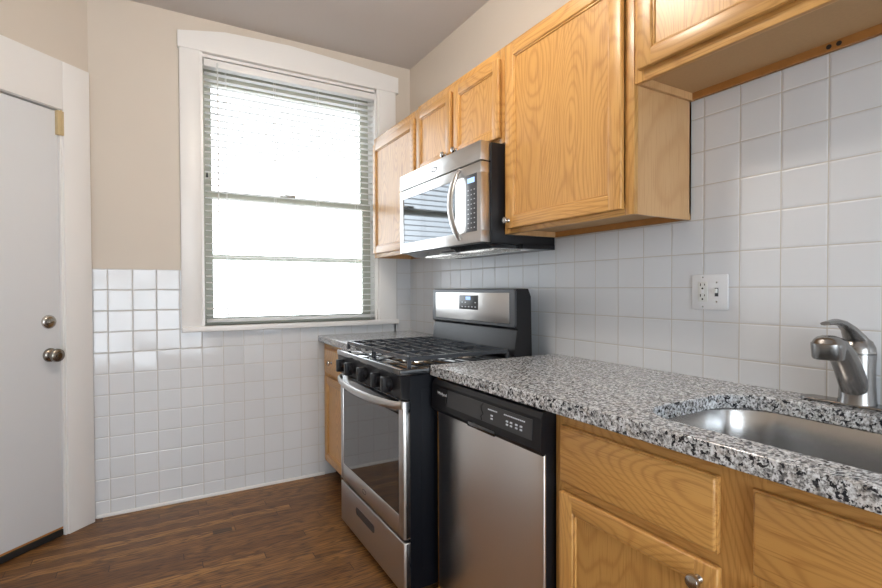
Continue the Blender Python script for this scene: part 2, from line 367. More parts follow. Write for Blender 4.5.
def text(name, s, size, x, y, z, mat, parent, th=0.0006):
    """lettering on a face that looks towards -x; (y, z) is the left end of the baseline"""
    c = bpy.data.curves.new(name, 'FONT'); c.body = s; c.size = size; c.extrude = th/2; c.resolution_u = 3
    t = bpy.data.objects.new(name, c); COL.objects.link(t); bpy.context.view_layer.update()
    me = bpy.data.meshes.new_from_object(t.evaluated_get(bpy.context.evaluated_depsgraph_get())); bpy.data.objects.remove(t)
    T = Matrix(((0, 0, -1, x), (-1, 0, 0, y), (0, 1, 0, z), (0, 0, 0, 1)))
    me.transform(Matrix.Translation(-parent_origin(parent)) @ T); me.materials.clear(); me.materials.append(M[mat]); me.name = name
    o = bpy.data.objects.new(name, me); COL.objects.link(o); o.parent = parent; return o
def rrect(cx, cy, w, h, r, n=6):
    pts = []
    for (sx, sy, a0) in ((1, 1, 0), (-1, 1, 90), (-1, -1, 180), (1, -1, 270)):
        for k in range(n+1):
            a = math.radians(a0+90*k/n); pts.append((cx+sx*(w/2-r)+r*math.cos(a), cy+sy*(h/2-r)+r*math.sin(a)))
    return pts

# ------------------------------------------------------------------ room shell
XW, YT, YP, ZC = 1.6, 3.213, 3.220, 2.835
struct(MB().box(-1.4, 1.8, -2.9, 3.6, -0.10, 0.0).build('floor', 'floor'))
struct(MB().box(-1.4, 1.8, -2.9, 3.6, ZC, ZC+0.10).build('ceiling', 'ceiling'))
WX0, WX1, WZ0, WZ1 = 0.223, 1.345, 1.020, 2.628      # window opening
b = MB()
b.box(-0.6, WX0, YP, 3.40, 0, ZC); b.box(WX1, 1.75, YP, 3.40, 0, ZC); b.box(WX0, WX1, YP, 3.40, 0, WZ0); b.box(WX0, WX1, YP, 3.40, WZ1, ZC)
b.box(-0.45, 0.13, YT, YP+.001, 0, 1.352, 1); b.box(0.13, 1.48, YT, YP+.001, 0, 1.0, 1); b.box(1.47, XW, YT, YP+.001, 0, 1.467, 1)
struct(b.build('wall_back', ['paint', 'tileb']))
b = MB(); b.box(XW+.007, 1.75, -2.9, 3.40, 0, ZC)
b.box(XW, XW+.008, 1.037, 3.219, 0, 1.4705, 1); b.box(XW, XW+.008, -1.6, 1.037, 0, 1.8765, 1)
struct(b.build('wall_right', ['paint', 'tiler']))
# angled wall with the door: local x runs left along the wall, y out of the room, z up
DA = math.radians(46.73); d = Vector((math.sin(DA), math.cos(DA), 0)); nrm = Vector((math.cos(DA), -math.sin(DA), 0))
P0 = Vector((-0.300, 3.170, 0))
TD = Matrix(((-d.x, -nrm.x, 0, P0.x), (-d.y, -nrm.y, 0, P0.y), (0, 0, 1, 0), (0, 0, 0, 1)))
wy = 0.043
DW0, DW1, DZ = 0.150, 1.010, 2.130
b = MB(TD); b.box(-0.06, DW0, wy, wy+.12, 0, ZC); b.box(DW1, 1.25, wy, wy+.12, 0, ZC); b.box(DW0, DW1, wy, wy+.12, DZ+.01, ZC)
b.box(DW0, DW1, wy+.10, wy+.12, 0, DZ+.01)
struct(b.build('wall_angled', 'paint'))
EL = TD @ Vector((1.19, wy, 0))
struct(MB().box(EL.x-.12, EL.x, -2.9, EL.y+.05, 0, ZC).build('wall_left', 'paint'))
b = MB(); b.box(-1.4, -1.1, -2.85, -2.70, 0, ZC); b.box(0.9, 1.75, -2.85, -2.70, 0, ZC); b.box(-1.1, .9, -2.85, -2.70, 0, .1); b.box(-1.1, .9, -2.85, -2.70, 2.3, ZC)
struct(b.build('wall_rear', 'paint'))
b = MB(); b.box(-1.1, .9, -2.84, -2.80, 1.40, 1.47)
for x in (-1.1, -.46, .22, .86): b.box(x, x+.05, -2.84, -2.80, .1, 2.3)
for z in (.1, 2.26): b.box(-1.1, .9, -2.84, -2.80, z, z+.04)
struct(b.build('window_2', 'trim'))
struct(MB().box(-0.30, 0.955, YT-.012, YT, 0, 0.020, 0, 0.005).build('baseboard_back', 'trim'))

# door casing
b = MB(TD)
b.box(0.0, 0.137, 0.0, wy, 0, 2.38, 0, 0.003); b.box(0.137, 1.15, 0.0, wy, 2.137, 2.38, 0, 0.003)
b.box(1.02, 1.15, 0, wy, 0, 2.137, 0, .003)
b.box(0.137, 0.149, 0.008, wy+.09, 0, 2.137, 0, 0.002)      # jamb edge
b.box(0.137, 1.02, 0.012, wy+.09, 2.1345, 2.145)
b.box(1.012, 1.022, 0.012, wy+.09, 0, 2.137)
struct(b.build('trim_1', 'trim'))
# the door
door = struct(MB(TD).box(DW0+.003, DW1, 0.018, 0.060, 0.046, DZ-.004, 0, 0.002).build('door_1', 'door'))
MB(TD).box(DW0+.003, DW1, 0.020, 0.058, 0.036, 0.046, 0).build('door_bottom_edge', 'oak_rail', door)
b = MB(TD); b.box(DW0+.006, DW1, 0.012, 0.056, 0.004, 0.036, 0, .003)
b.build('door_sweep', 'sweep', door)
b = MB(TD); b.box(0.135, 0.166, -0.003, 0.0175, 2.008, 2.128, 0, .002); b.lathe((0.150, -.004, 2.006), (0, 0, 1), [(.004, 0), (.004, .124)], 10, 0)
b.build('hinge', 'tan', door)
b = MB(TD); s0, z0 = 0.209, 1.081
b.lathe((s0, 0.018, z0), (0, -1, 0), [(.034, 0), (.034, .004), (.030, .010), (.022, .013), (.0001, .013)], 28)
b.box(s0-.014, s0+.014, -0.012, 0.008, z0-.004, z0+.004, 0, .003)
b.build('deadbolt_turn', 'nickel', door)
b = MB(TD); s0, z0 = 0.205, 0.918
b.lathe((s0, 0.018, z0), (0, -1, 0), [(.034, 0), (.034, .005), (.029, .012), (.019, .016), (.017, .024), (.022, .030), (.030, .038), (.033, .048), (.031, .058), (.022, .065), (.012, .066), (.011, .068), (.0001, .068)], 28)
b.build('door_knob', 'knobm', door)

# window casing, sill
b = MB()
b.box(0.119, 0.226, 3.190, YT+.006, 1.015, 2.632, 0, 0.004); b.box(1.352, 1.479, 3.190, YT+.006, 1.015, 2.632, 0, 0.004)
b.extr([(0.112, 3.186, 2.629), (1.499, 3.186, 2.629), (1.499, 3.186, 2.738), (1.10, 3.186, 2.765), (0.744, 3.186, 2.784), (0.364, 3.186, 2.770), (0.112, 3.186, 2.722)], (0, 0.034, 0), bev=.003)
b.box(0.226, 0.2405, 3.196, YT+.006, 1.02, 2.629); b.box(1.336, 1.352, 3.196, YT+.006, 1.02, 2.629)
b.box(0.119, 1.490, 3.170, YT+.006, 0.990, 1.022, 0, 0.005)
b.box(0.222, 1.348, YT, 3.39, 1.000, 1.020, 0)
struct(b.build('trim_2', 'trim'))
# window: jambs, two sashes, glass
b = MB()
b.box(WX0, WX0+.018, YT+.002, 3.395, 1.02, WZ1); b.box(WX1-.018, WX1, YT+.002, 3.395, 1.02, WZ1); b.box(WX0, WX1, YT+.002, 3.395, WZ1-.018, WZ1)
win = struct(b.build('window_1', 'trim'))
def sash(name, y0, y1, z0, z1, rail_b, rail_t, st):
    b = MB(); xa, xb = WX0+.018, WX1-.018
    b.box(xa, xa+st, y0, y1, z0, z1); b.box(xb-st, xb, y0, y1, z0, z1)
    b.box(xa+st, xb-st, y0, y1, z0, z0+rail_b); b.box(xa+st, xb-st, y0, y1, z1-rail_t, z1)
    s = b.build(name, 'sash', win)
    MB().box(xa+st, xb-st, (y0+y1)/2-.002, (y0+y1)/2+.002, z0+rail_b, z1-rail_t).build('pane', 'glass', s); return s
sash('upper_sash', 3.345, 3.375, 1.800, WZ1-.018, .035, .105, .056)
sash('lower_sash', 3.310, 3.340, 1.02, 1.845, .045, .040, .056)
MB().box(WX0+.02, WX1-.02, 3.378, 3.392, 1.425, 1.458).build('storm_window_bar', 'sash', win)
b = MB(); b.box(0.70, 0.80, 3.300, 3.335, 1.845, 1.860, 0, .003); b.build('sash_lock', 'nickel', win)

# ------------------------------------------------------------------ blind
bl = thing('window_blind', (0.79, 3.24, 2.60), 'white wide-slat venetian blind lowered and open inside the window', 'blind')
BX0, BX1 = 0.252, 1.322
b = MB(); b.box(BX0-.004, BX1+.004, 3.214, 3.268, 2.560, 2.603, 0, .002); b.build('headrail', 'trim', bl)
b = MB(); nsl = 38; zt, zb = 2.528, 1.085
for i in range(nsl):
    z = zt-(zt-zb)*i/(nsl-1); T = Matrix.Translation((0, 3.242, z)) @ Matrix.Rotation(math.radians(4.2+random.uniform(-1, 1)), 4, 'X')
    pts = [(-.0235, -.0), (-.012, .0016), (0, .0022), (.012, .0016), (.0235, 0)]
    b2 = bmesh.new(); top = [[b2.verts.new((x, y, h+dz)) for (y, h) in pts] for x in (BX0, BX1) for dz in (0, -.0026)]
    A0, A1, C0, C1 = top
    for k in range(4):
        b2.faces.new((A0[k], A0[k+1], C0[k+1], C0[k])); b2.faces.new((A1[k], C1[k], C1[k+1], A1[k+1]))
        b2.faces.new((A0[k], A1[k], A1[k+1], A0[k+1])); b2.faces.new((C0[k], C0[k+1], C1[k+1], C1[k]))
    b2.faces.new((A0[0], C0[0], C1[0], A1[0])); b2.faces.new((A0[4], A1[4], C1[4], C0[4]))
    b._merge(b2, 0, T, True)
b.build('slatted_blind', 'slat', bl)
b = MB(); b.box(BX0, BX1, 3.219, 3.265, 1.040, 1.060, 0, .004); b.build('bottom_rail', 'slat', bl)
for x in (0.37, 0.655, 0.93, 1.20):
    b = MB()
    for y in (3.2165, 3.2675): b.box(x-.0012, x+.0012, y-.0006, y+.0006, 1.05, 2.56)
    b.build('ladder_cord', 'slat', bl)
b = MB(); b.lathe((0.322, 3.208, 1.62), (0, 0, 1), [(.0035, 0), (.0035, .945)], 8); b.lathe((0.322, 3.208, 2.562), (0, 0, 1), [(.002, 0), (.006, .004), (.006, .02), (.002, .026)], 10)
b.build('tilt_wand', 'ivory', bl)
b = MB(); b.lathe((0.2600, 3.206, 1.900), (0, 0, 1), [(.003, 0), (.006, .004), (.004, .025), (.001, .03)], 10); b.build('cord_tassel', 'plastic', bl)
b = MB(); b.lathe((1.3150, 3.206, 1.945), (0, 0, 1), [(.003, 0), (.006, .004), (.004, .028), (.001, .033)], 10); b.build('cord_tassel', 'plastic', bl)

# ------------------------------------------------------------------ cabinets
def knob(parent, x, y, z, m='nickel', r=.0155):
    b = MB(); b.lathe((x, y, z), (-1, 0, 0), [(r*.62, 0), (r*.5, .004), (r*.36, .009), (r*.45, .013), (r*.95, .017), (r, .021), (r*.85, .026), (r*.4, .029), (.0001, .0295)], 20)
    return b.build('knob', m, parent)
def panel_door(parent, xf, y0, y1, z0, z1, st=.052, rl=None, kn=None, th=.019):
    """frame-and-panel door whose face looks to -x"""
    rl = rl or st
    b = MB(); e = .004
    b.box(xf, xf+th, y1-st, y1, z0, z1, 0, .0045, 3); b.box(xf, xf+th, y0, y0+st, z0, z1, 0, .0045, 3)
    b.box(xf, xf+th, y0+st-.0045, y1-st+.0045, z1-rl, z1, 1, .0045, 3); b.box(xf, xf+th, y0+st-.0045, y1-st+.0045, z0, z0+rl, 1, .0045, 3)
    ya, yb, za, zb = y0+st, y1-st, z0+rl, z1-rl; w = .007      # stepped inner moulding
    b.box(xf+.005, xf+th-.004, ya, ya+w, za, zb, 0, .002); b.box(xf+.005, xf+th-.004, yb-w, yb, za, zb, 0, .002)
    b.box(xf+.005, xf+th-.004, ya, yb, za, za+w, 1, .002); b.box(xf+.005, xf+th-.004, ya, yb, zb-w, zb, 1, .002)
    dr = b.build('door', ['oak_v', 'oak_h'], parent)
    MB().box(xf+.010, xf+th-.003, ya, yb, za, zb).build('panel', 'oak_v', dr)
    if kn: knob(dr, xf, *kn)
    return dr
def drawer_front(parent, xf, y0, y1, z0, z1, kn=None, th=.019):
    b = MB(); b.box(xf+.006, xf+th, y0, y1, z0, z1, 0, .002); b.box(xf, xf+.0125, y0+.003, y1-.003, z0+.003, z1-.003, 0, .006, 3)
    dr = b.build('drawer_front', 'oak_h', parent)
    if kn: knob(dr, xf, *kn)
    return dr
XF = 1.305
def upper(loc_y, label, y0, y1, z0, z1, doors, knobs, stiles=.035, st=.052, holes=()):
    t = thing('upper_cabinet', ((XF+XW)/2, (y0+y1)/2, z0), label, 'cabinet', 'honey oak upper cabinets')
    xb = XW-.002
    b = MB(); b.box(XF+.019, xb, y0, y0+.012, z0, z1); b.box(XF+.019, xb, y1-.012, y1, z0, z1)
    b.box(XF+.019, xb, y0, y1, z1-.015, z1, 0); b.box(xb-.008, xb, y0, y1, z0+.02, z1)
    b.build('body', 'oak_s', t)
    MB().box(XF+.019, xb-.014, y0+.012, y1-.012, z0+.024, z0+.036).build('bottom_panel', 'oak_b', t)
    rail = MB().box(xb-.014, xb-.001, y0+.012, y1-.012, z0+.001, z0+.04).build('hanging_rail', 'oak_rail', t)
    for hy in holes: MB().lathe((xb-.0138, hy, z0+.013), (-1, 0, 0), [(.0065, 0), (.0065, .001)], 12).build('screw_hole', 'dark', rail)
    b = MB(); ys = [y0]+[v for dd in doors for v in dd[:2]]+[y1]
    b.box(XF, XF+.019, y0, y0+stiles, z0, z1, 0, .0012); b.box(XF, XF+.019, y1-stiles, y1, z0, z1, 0, .0012)
    b.box(XF, XF+.019, y0+stiles, y1-stiles, z0, z0+.045, 1, .0012); b.box(XF, XF+.019, y0+stiles, y1-stiles, z1-.045, z1, 1, .0012)
    if len(doors) == 2:
        c = (doors[0][1]+doors[1][0])/2; b.box(XF, XF+.019, c-.035, c+.035, z0+.045, z1-.045, 0)
    b.build('face_frame', ['oak_v', 'oak_h'], t)
    for (a, c, e, f), k in zip(doors, knobs): panel_door(t, XF-.020, a, c, e, f, st, None, k)
    return t
ZT = 2.280
upper(0, 'narrow oak wall cabinet against the window, far left of the row', 2.514, 3.176, 1.452, ZT-.01, [(2.532, 3.154, 1.478, 2.222)], [None], st=.05)
upper(0, 'short two-door oak wall cabinet above the microwave', 1.702, 2.512, 1.868, ZT, [(1.722, 2.092, 1.892, 2.236), (2.128, 2.498, 1.892, 2.236)], [(2.066, 1.922), (2.170, 1.922)], st=.045)
upper(0, 'tall single-door oak wall cabinet right of the microwave', 1.037, 1.700, 1.471, ZT, [(1.072, 1.672, 1.490, 2.258)], [(1.651, 1.524)], st=.052)
upper(0, 'short oak wall cabinet hung high over the sink', 0.02, 1.035, 1.876, ZT, [(0.535, 1.014, 1.908, 2.258), (0.04, 0.515, 1.908, 2.258)][::-1], [None, None], holes=(0.631, 0.608))

def base(label, y0, y1, xf, zt, zb, fronts, ends=.03, mids=()):
    t = thing('base_cabinet', (xf+.3, (y0+y1)/2, 0), label, 'cabinet', 'honey oak base cabinets')
    b = MB(); b.box(xf+.019, XW-.01, y0, y0+.014, zb, zt); b.box(xf+.019, XW-.01, y1-.014, y1, zb, zt)
    b.box(xf+.019, XW-.01, y0, y1, zb, zb+.014); b.build('body', 'oak_v', t)
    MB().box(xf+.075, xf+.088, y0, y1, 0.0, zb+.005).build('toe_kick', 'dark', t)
    b = MB(); b.box(xf, xf+.019, y0, y0+ends, zb, zt, 0, .001); b.box(xf, xf+.019, y1-ends, y1, zb, zt, 0, .001)
    for c in mids: b.box(xf, xf+.019, c-.045, c+.045, zb, zt, 0)
    for (za, zc) in ((zt-.045, zt), (zb, zb+.04), (.665, .705)): b.box(xf+.0005, xf+.019, y0+ends, y1-ends, za, zc, 1)
    b.build('face_frame', ['oak_v', 'oak_h'], t)
    for kind, a, c, e, f, k in fronts:
        (drawer_front if kind == 'd' else panel_door)(*((t, xf-.020, a, c, e, f, k) if kind == 'd' else (t, xf-.020, a, c, e, f, .052, .047, k)))
    return t
base('wide honey oak sink base cabinet under the granite beside the dishwasher', -0.08, 1.046, 0.985, 0.893, 0.10,
     [('d', 0.570, 1.016, 0.697, 0.855, None), ('p', 0.566, 1.016, 0.13, 0.671, (0.606, 0.632)), ('d', 0.03, 0.503, 0.690, 0.855, None), ('p', 0.03, 0.503, 0.13, 0.668, None)], mids=(0.530,))
base('narrow oak base cabinet between the range and the window wall', 2.500, 3.208, 0.957, 0.893, 0.10,
     [('d', 2.53, 3.150, 0.697, 0.855, (2.99, .775)), ('p', 2.53, 3.150, 0.125, 0.675, None)])
f = tag(MB().box(0.958, 1.56, 1.6615, 1.686, 0.0, 0.892, 0, .001).build('filler_panel', 'oak_v'), 'thin oak filler strip between the dishwasher and the range', 'panel'); origin_to(f, (1.28, 1.676, 0))

# ------------------------------------------------------------------ countertops, sink, faucet
CZ0, CZ1, CX = 0.893, 0.933, 0.936
hole = [(x, y, CZ1) for x, y in rrect(1.238, 0.475, 0.446, 0.668, 0.115, 8)]
b = MB(); ol = [(CX, -0.20, CZ1), (1.5995, -0.20, CZ1), (1.5995, 1.709, CZ1), (CX+.005, 1.709, CZ1), (CX, 1.704, CZ1)]
b.extr(ol, (0, 0, CZ0-CZ1), holes=[hole[::-1]], bev=.003)
c1 = tag(b.build('countertop', 'granite'), 'long speckled granite countertop with the sink cut into it', 'countertop'); origin_to(c1, (1.27, .75, CZ0))
b = MB(); X2 = .912
ol = [(1.5995, 2.500, CZ1), (1.5995, 3.2125, CZ1), (X2+.015, 3.2125, CZ1), (X2+.004, 3.208, CZ1), (X2, 3.197, CZ1), (X2, 2.500, CZ1)]
b.extr(ol, (0, 0, CZ0-CZ1), bev=.005)
c2 = tag(b.build('countertop', 'granite'), 'small speckled granite countertop left of the range under the window', 'countertop'); origin_to(c2, (1.27, 2.85, CZ0))

def loft(b, loops, m=0, cap=True):
    b2 = bmesh.new(); R = [[b2.verts.new(p) for p in L] for L in loops]
    for a, c in zip(R, R[1:]):
        n = len(a)
        for i in range(n): b2.faces.new((a[i], a[(i+1) % n], c[(i+1) % n], c[i]))
    if cap: b2.faces.new(R[-1])
    b._merge(b2, m, None, True)
sk = thing('sink', (1.238, 0.475, 0.70), 'undermounted stainless steel sink basin let into the granite', 'sink')
b = MB(); L = []
for w, h, r, z in ((.50, .722, .12, .892), (.462, .684, .12, .892), (.456, .678, .12, .886), (.448, .670, .115, .80), (.436, .658, .11, .735), (.41, .632, .10, .708), (.36, .58, .08, .699), (.10, .10, .049, .694)):
    L.append([(x, y, z) for x, y in rrect(1.238, .475, w, h, r, 8)])
loft(b, L)
b.build('basin', 'steel_sink', sk)
MB().lathe((1.238, .475, .6935), (0, 0, 1), [(.055, 0), (.055, .003), (.042, .004), (.036, -.004), (.0001, -.004)], 28).build('drain', 'nickel', sk)

fx, fy = 1.545, 0.548
fc = thing('faucet', (fx, fy, CZ1), 'single-lever stainless kitchen faucet with a stubby spray head behind the sink', 'faucet')
b = MB(); b.extr([(x, y, CZ1+.0005) for x, y in rrect(1.541, 0.540, .058, .262, .0285, 8)], (0, 0, .008), bev=.003); b.build('deck_plate', 'faucet', fc)
b = MB(); b.lathe((fx, fy, CZ1+.008), (0, 0, 1), [(.040, 0), (.0385, .012), (.0365, .05), (.0365, .095), (.0375, .120), (.0375, .130)], 32); b.build('body', 'faucet', fc)
b = MB(); P = [(fx-.008, fy, .962), (fx-.030, fy+.001, 1.005), (fx-.058, fy+.002, 1.045), (fx-.088, fy+.003, 1.078), (fx-.112, fy+.004, 1.094), (fx-.135, fy+.005, 1.104)]
b.sweep(P, [(.030, .024), (.031, .027), (.030, .026), (.028, .025), (.027, .022), (.022, .012)], 24, 0, (1, 0, 1)); b.build('spout', 'faucet', fc)
hx = fx-.147
b = MB(); b.lathe((hx, fy+.005, 1.063), (0, 0, 1), [(.0001, .004), (.026, .004), (.030, 0), (.0325, .004), (.0350, .038), (.0320, .0405), (.029, .047), (.022, .0535), (.012, .057), (.0001, .058)], 32); b.build('spray_head', 'faucet', fc)
b = MB()
b.lathe((fx, fy, 1.0645), (0, 0, 1), [(.0365, 0), (.0375, .002), (.0375, .008), (.036, .020), (.030, .034), (.019, .044), (.0001, .048)], 32)
b.sweep([(fx+.010, fy, 1.078), (fx-.010, fy+.002, 1.106), (fx-.036, fy+.005, 1.130), (fx-.066, fy+.008, 1.146), (fx-.098, fy+.011, 1.151), (fx-.137, fy+.016, 1.148)],
        [(.033, .020), (.026, .017), (.018, .012), (.014, .008), (.016, .0075), (.011, .005)], 20, 0, (1, 0, 1))
b.build('lever', 'faucet', fc)

# ------------------------------------------------------------------ wall plate
wp = thing('wall_plate', (XW, .9665, 1.222), 'white two-gang wall plate with an outlet and a toggle switch on the tile', 'outlet')
MB().box(XW-.0065, XW-.0003, .905, 1.028, 1.164, 1.281, 0, .003).build('plate', 'plate', wp)
oy = .989
rc = MB().box(XW-.0085, XW-.006, oy-.017, oy+.017, 1.190, 1.257, 0, .001).build('receptacle', 'ivory', wp)
b = MB()
for z in (1.243, 1.207):
    b.box(XW-.0089, XW-.008, oy+.0055, oy+.0085, z-.0005, z+.0085); b.box(XW-.0089, XW-.008, oy-.0085, oy-.006, z+.001, z+.0075)
    b.lathe((XW-.0082, oy, z-.0085), (-1, 0, 0), [(.0032, 0), (.0032, .0007)], 10)
b.build('slot', 'dark', rc)
MB().box(XW-.0092, XW-.008, oy-.004, oy+.004, 1.219, 1.229).build('test_button', 'plate', rc)
b = MB(); sy = .942
b.box(XW-.0068, XW-.006, sy-.006, sy+.006, 1.208, 1.236, 1); b.box(XW-.018, XW-.006, sy-.0042, sy+.0042, 1.219, 1.2335, 0, .0015, T=None)
b.build('toggle', ['ivory', 'slate'], wp)
for y, z in ((oy, 1.272), (oy, 1.173), (sy, 1.254), (sy, 1.190)): MB().lathe((XW-.0063, y, z), (-1, 0, 0), [(.0032, 0), (.0028, .001), (.0001, .0012)], 10).build('screw', 'nickel', wp)

# ------------------------------------------------------------------ gas range
RY0, RY1, RX, RB = 1.713, 2.474, 0.822, 1.465
rg = thing('range', (1.15, 2.10, 0), 'freestanding stainless and black gas range standing below the microwave', 'stove')
b = MB(); b.box(RX+.028, RB, RY0, RY1, .045, .897, 0, .003)
b.box(RX+.075, RB-.12, RY0-.0015, RY0+.01, .12, .845, 0, .004); b.build('body', 'blacks', rg)
for x, y in ((RX+.06, RY0+.04), (RX+.06, RY1-.04), (RB-.06, RY0+.04), (RB-.06, RY1-.04)): MB().lathe((x, y, 0), (0, 0, 1), [(.02, 0), (.02, .012), (.012, .02), (.012, .05)], 14).build('foot', 'plastic', rg)
b = MB(); b.box(RX-.017, RB-.07, RY0-.003, RY1+.003, .897, .924, 0, .0055, 3); b.box(RX+.05, 1.36, RY0+.03, RY1-.03, .918, .9265, 0, .003)
ck = b.build('cooktop', 'black', rg)
b = MB(); b.extr([(RX+.030, RY0+.001, .800), (RX-.006, RY0+.001, .806), (RX-.014, RY0+.001, .897), (RX+.030, RY0+.001, .897)], (0, RY1-RY0-.002, 0), bev=.002)
b.build('control_panel', 'plastic', rg)
for y in (2.385, 2.262, 2.092, 1.925, 1.818):
    kb = MB(); o = (RX-.009, y, .852); ax = (-1, 0, .09)
    kb.lathe(o, ax, [(.027, 0), (.027, .006), (.021, .010), (.020, .022), (.0001, .022)], 24)
    kb.box(RX-.050, RX-.012, y-.013, y+.013, .822, .883, 0, .005, 3)
    kb.build('knob', 'plastic', rg)
# burners and grates
for (x, y, r) in ((.985, 1.90, .048), (.985, 2.30, .040), (1.225, 1.90, .036), (1.225, 2.30, .045), (1.105, 2.10, .045)):
    bb = MB(); bb.lathe((x, y, .9265), (0, 0, 1), [(r*1.5, 0), (r*1.45, .003), (r*1.1, .005), (r*1.1, .012)], 28)
    bn = bb.build('burner_base', 'nickel', rg)
    MB().lathe((x, y, .9385), (0, 0, 1), [(r, 0), (r*1.02, .004), (r*.95, .008), (.0001, .009)], 28).build('burner_cap', 'iron', bn)
GZ = .961
for ya, yb in ((RY0+.026, 2.098), (2.104, RY1-.03)):
    g = MB(); xa, xb = .858, 1.345; w, h = .0095, .012
    for x in (xa, xb): g.bar((x, ya, GZ-.002), (x, yb, GZ-.002), .012, .016)
    for y in (ya, yb): g.bar((xa, y, GZ-.002), (xb, y, GZ-.002), .012, .016)
    g.bar((xa, (ya+yb)/2, GZ), (xb, (ya+yb)/2, GZ), w, h)
    g.bar(((xa+xb)/2, ya, GZ), ((xa+xb)/2, yb, GZ), w, h)
    n = 8
    for i in range(1, n):
        x = xa+(xb-xa)*i/n
        if i == 4: continue
        g.bar((x, ya, GZ), (x, ya+.135, GZ), w, h); g.bar((x, yb, GZ), (x, yb-.135, GZ), w, h)
    for x in (xa+.06, (xa+xb)/2-.06, (xa+xb)/2+.06, xb-.06): g.bar((x, ya+.135, GZ), (x, yb-.135, GZ), w, h)
    for x in (xa, xb):
        for y in (ya, yb): g.box(x-.007, x+.007, y-.007, y+.007, .9255, GZ-.004)
    g.build('grate', 'iron', rg)
# oven door
b = MB(); yw0, yw1, zw0, zw1 = 1.762, 2.436, .335, .735; y0, y1, zb, zt = RY0+.002, RY1-.002, .253, .797
b.box(RX, RX+.030, y0, yw0, zb, zt, 0, .003); b.box(RX, RX+.030, yw1, y1, zb, zt, 0, .003); b.box(RX, RX+.030, yw0-.003, yw1+.003, zb, zw0, 0, .003)
b.box(RX+.006, RX+.030, yw0-.003, yw1+.003, zw1, zt, 1, .003); b.box(RX+.010, RX+.0345, y0-.0006, yw0-.01, zb+.004, zt-.003, 1, .002)
od = b.build('oven_door', ['steel', 'black'], rg)
b = MB(); b.box(RX+.003, RX+.028, yw0-.002, yw1+.002, zw0-.002, zw1+.002); og = b.build('oven_window', 'ovenglass', od)
b = MB(); pts = []; rad = []; n = 24                     # bowed flat handle
for i in range(n+1):
    u = i/n; y = (RY1-.012)+(RY0+.010-(RY1-.012))*u; s = math.sin(math.pi*u)**0.55
    pts.append((RX-.002-.058*s, y, .781-.004*s)); rad.append((.008, .0165))
b.sweep(pts, rad, 14, 0, (0, 0, 1)); b.build('handle', 'steel', od)
def emblem(parent, x, y, z, r, m):
    b = MB()
    for a0, sc in ((20, 1), (200, .8)):
        q = [(x-.0006, y-r*sc*math.cos(math.radians(a0+t))*1.5, z+r*sc*.62*math.sin(math.radians(a0+t))) for t in range(0, 250, 18)]
        b.sweep(q, [(r*.05+r*.12*(1-i/len(q)), r*.05) for i in range(len(q))], 6, 0, (1, 0, 0))
    return b.build('emblem', m, parent)
emblem(od, RX, 2.139, .292, .017, 'inkd')
# drawer
b = MB(); b.box(RX, RX+.030, y0, y1, .035, .240, 0, .004, 3); b.box(RX+.010, RX+.0345, y0-.0006, y0+.1, .039, .236, 1, .002); dw = b.build('drawer', ['steel', 'black'], rg)
b = MB(); b.extr([(RX-.001, y, z) for y, z in rrect(2.135, .165, .235, .036, .017, 6)], (.006, 0, 0)); b.build('pull_recess', 'slate', dw)
# backguard
bx = 1.372
b = MB(); b.extr([(bx+.012, RY0+.004, .924), (bx-.004, RY0+.004, .935), (bx+.014, RY0+.004, 1.048), (bx+.014, RY0+.004, 1.052), (bx, RY0+.004, 1.062), (bx+.004, RY0+.004, 1.225), (bx+.014, RY0+.004, 1.236),
                  (bx+.078, RY0+.004, 1.236), (bx+.094, RY0+.004, 1.20), (bx+.100, RY0+.004, .924)], (0, RY1-RY0-.008, 0), bev=.004)
bk = b.build('backguard', 'plastic', rg)
b = MB(); b.extr([(bx-.004, y, z) for y, z in rrect(2.086, 1.148, .745, .172, .014, 5)], (.012, 0, 0), bev=.003); b.build('backguard_frame', 'slate', bk)
sp_ = MB().box(bx-.007, bx+.004, 1.752, 2.420, 1.078, 1.217, 0, .002).build('steel_panel', 'steel', bk)
MB().box(bx-.0085, bx, 1.995, 2.170, 1.132, 1.204, 0, .001).build('control_display', 'grey', bk)
MB().box(bx-.0095, bx-.008, 2.062, 2.105, 1.180, 1.197).build('clock_display', 'lcd', bk)
b = MB()
for i in range(5):
    for j in range(2):
        if i in (1, 2) and j == 1: continue
        b.box(bx-.0092, bx-.0083, 2.012+i*.030, 2.024+i*.030, 1.143+j*.022, 1.148+j*.022)
b.build('key_legend', 'ink', bk)

# ------------------------------------------------------------------ microwave
MX, MY0, MY1, MZ0, MZ1 = 1.186, 1.712, 2.510, 1.434, 1.866
mw = thing('microwave', (1.39, 2.10, MZ0), 'over-the-range stainless microwave mounted under the two-door cabinet', 'microwave')
b = MB(); b.box(MX+.050, 1.596, MY0-.008, MY1-.014, MZ0-.002, MZ1-.004, 0, .003); b.box(MX+.22, 1.596, MY0-.008, MY1-.018, MZ0-.019, MZ0+.004); b.build('body', 'plastic', mw)
b = MB(); b.box(MX+.012, MX+.052, MY0+.003, MY1-.003, MZ0, MZ1-.001, 1); b.box(MX, MX+.052, MY0, MY1, 1.784, MZ1, 0, .003)
b.build('vent_band', ['steel', 'plastic'], mw)
yk0, yk1 = 1.735, 1.832; wz0, wz1 = 1.488, 1.732
b = MB()
b.box(MX, MX+.050, 2.468, MY1, MZ0+.002, 1.778, 0, .0025); b.box(MX, MX+.050, 1.712, 2.470, MZ0+.002, wz0, 0, .0025)
b.box(MX, MX+.050, 1.712, 2.470, wz1, 1.778, 0, .0025); b.box(MX, MX+.050, 1.712, 1.920, wz0-.002, wz1+.002, 0, .0025)
md = b.build('door', 'steel', mw)
MB().box(MX+.004, MX+.040, 1.918, 2.470, wz0-.002, wz1+.002).build('door_window', 'mwglass', md)
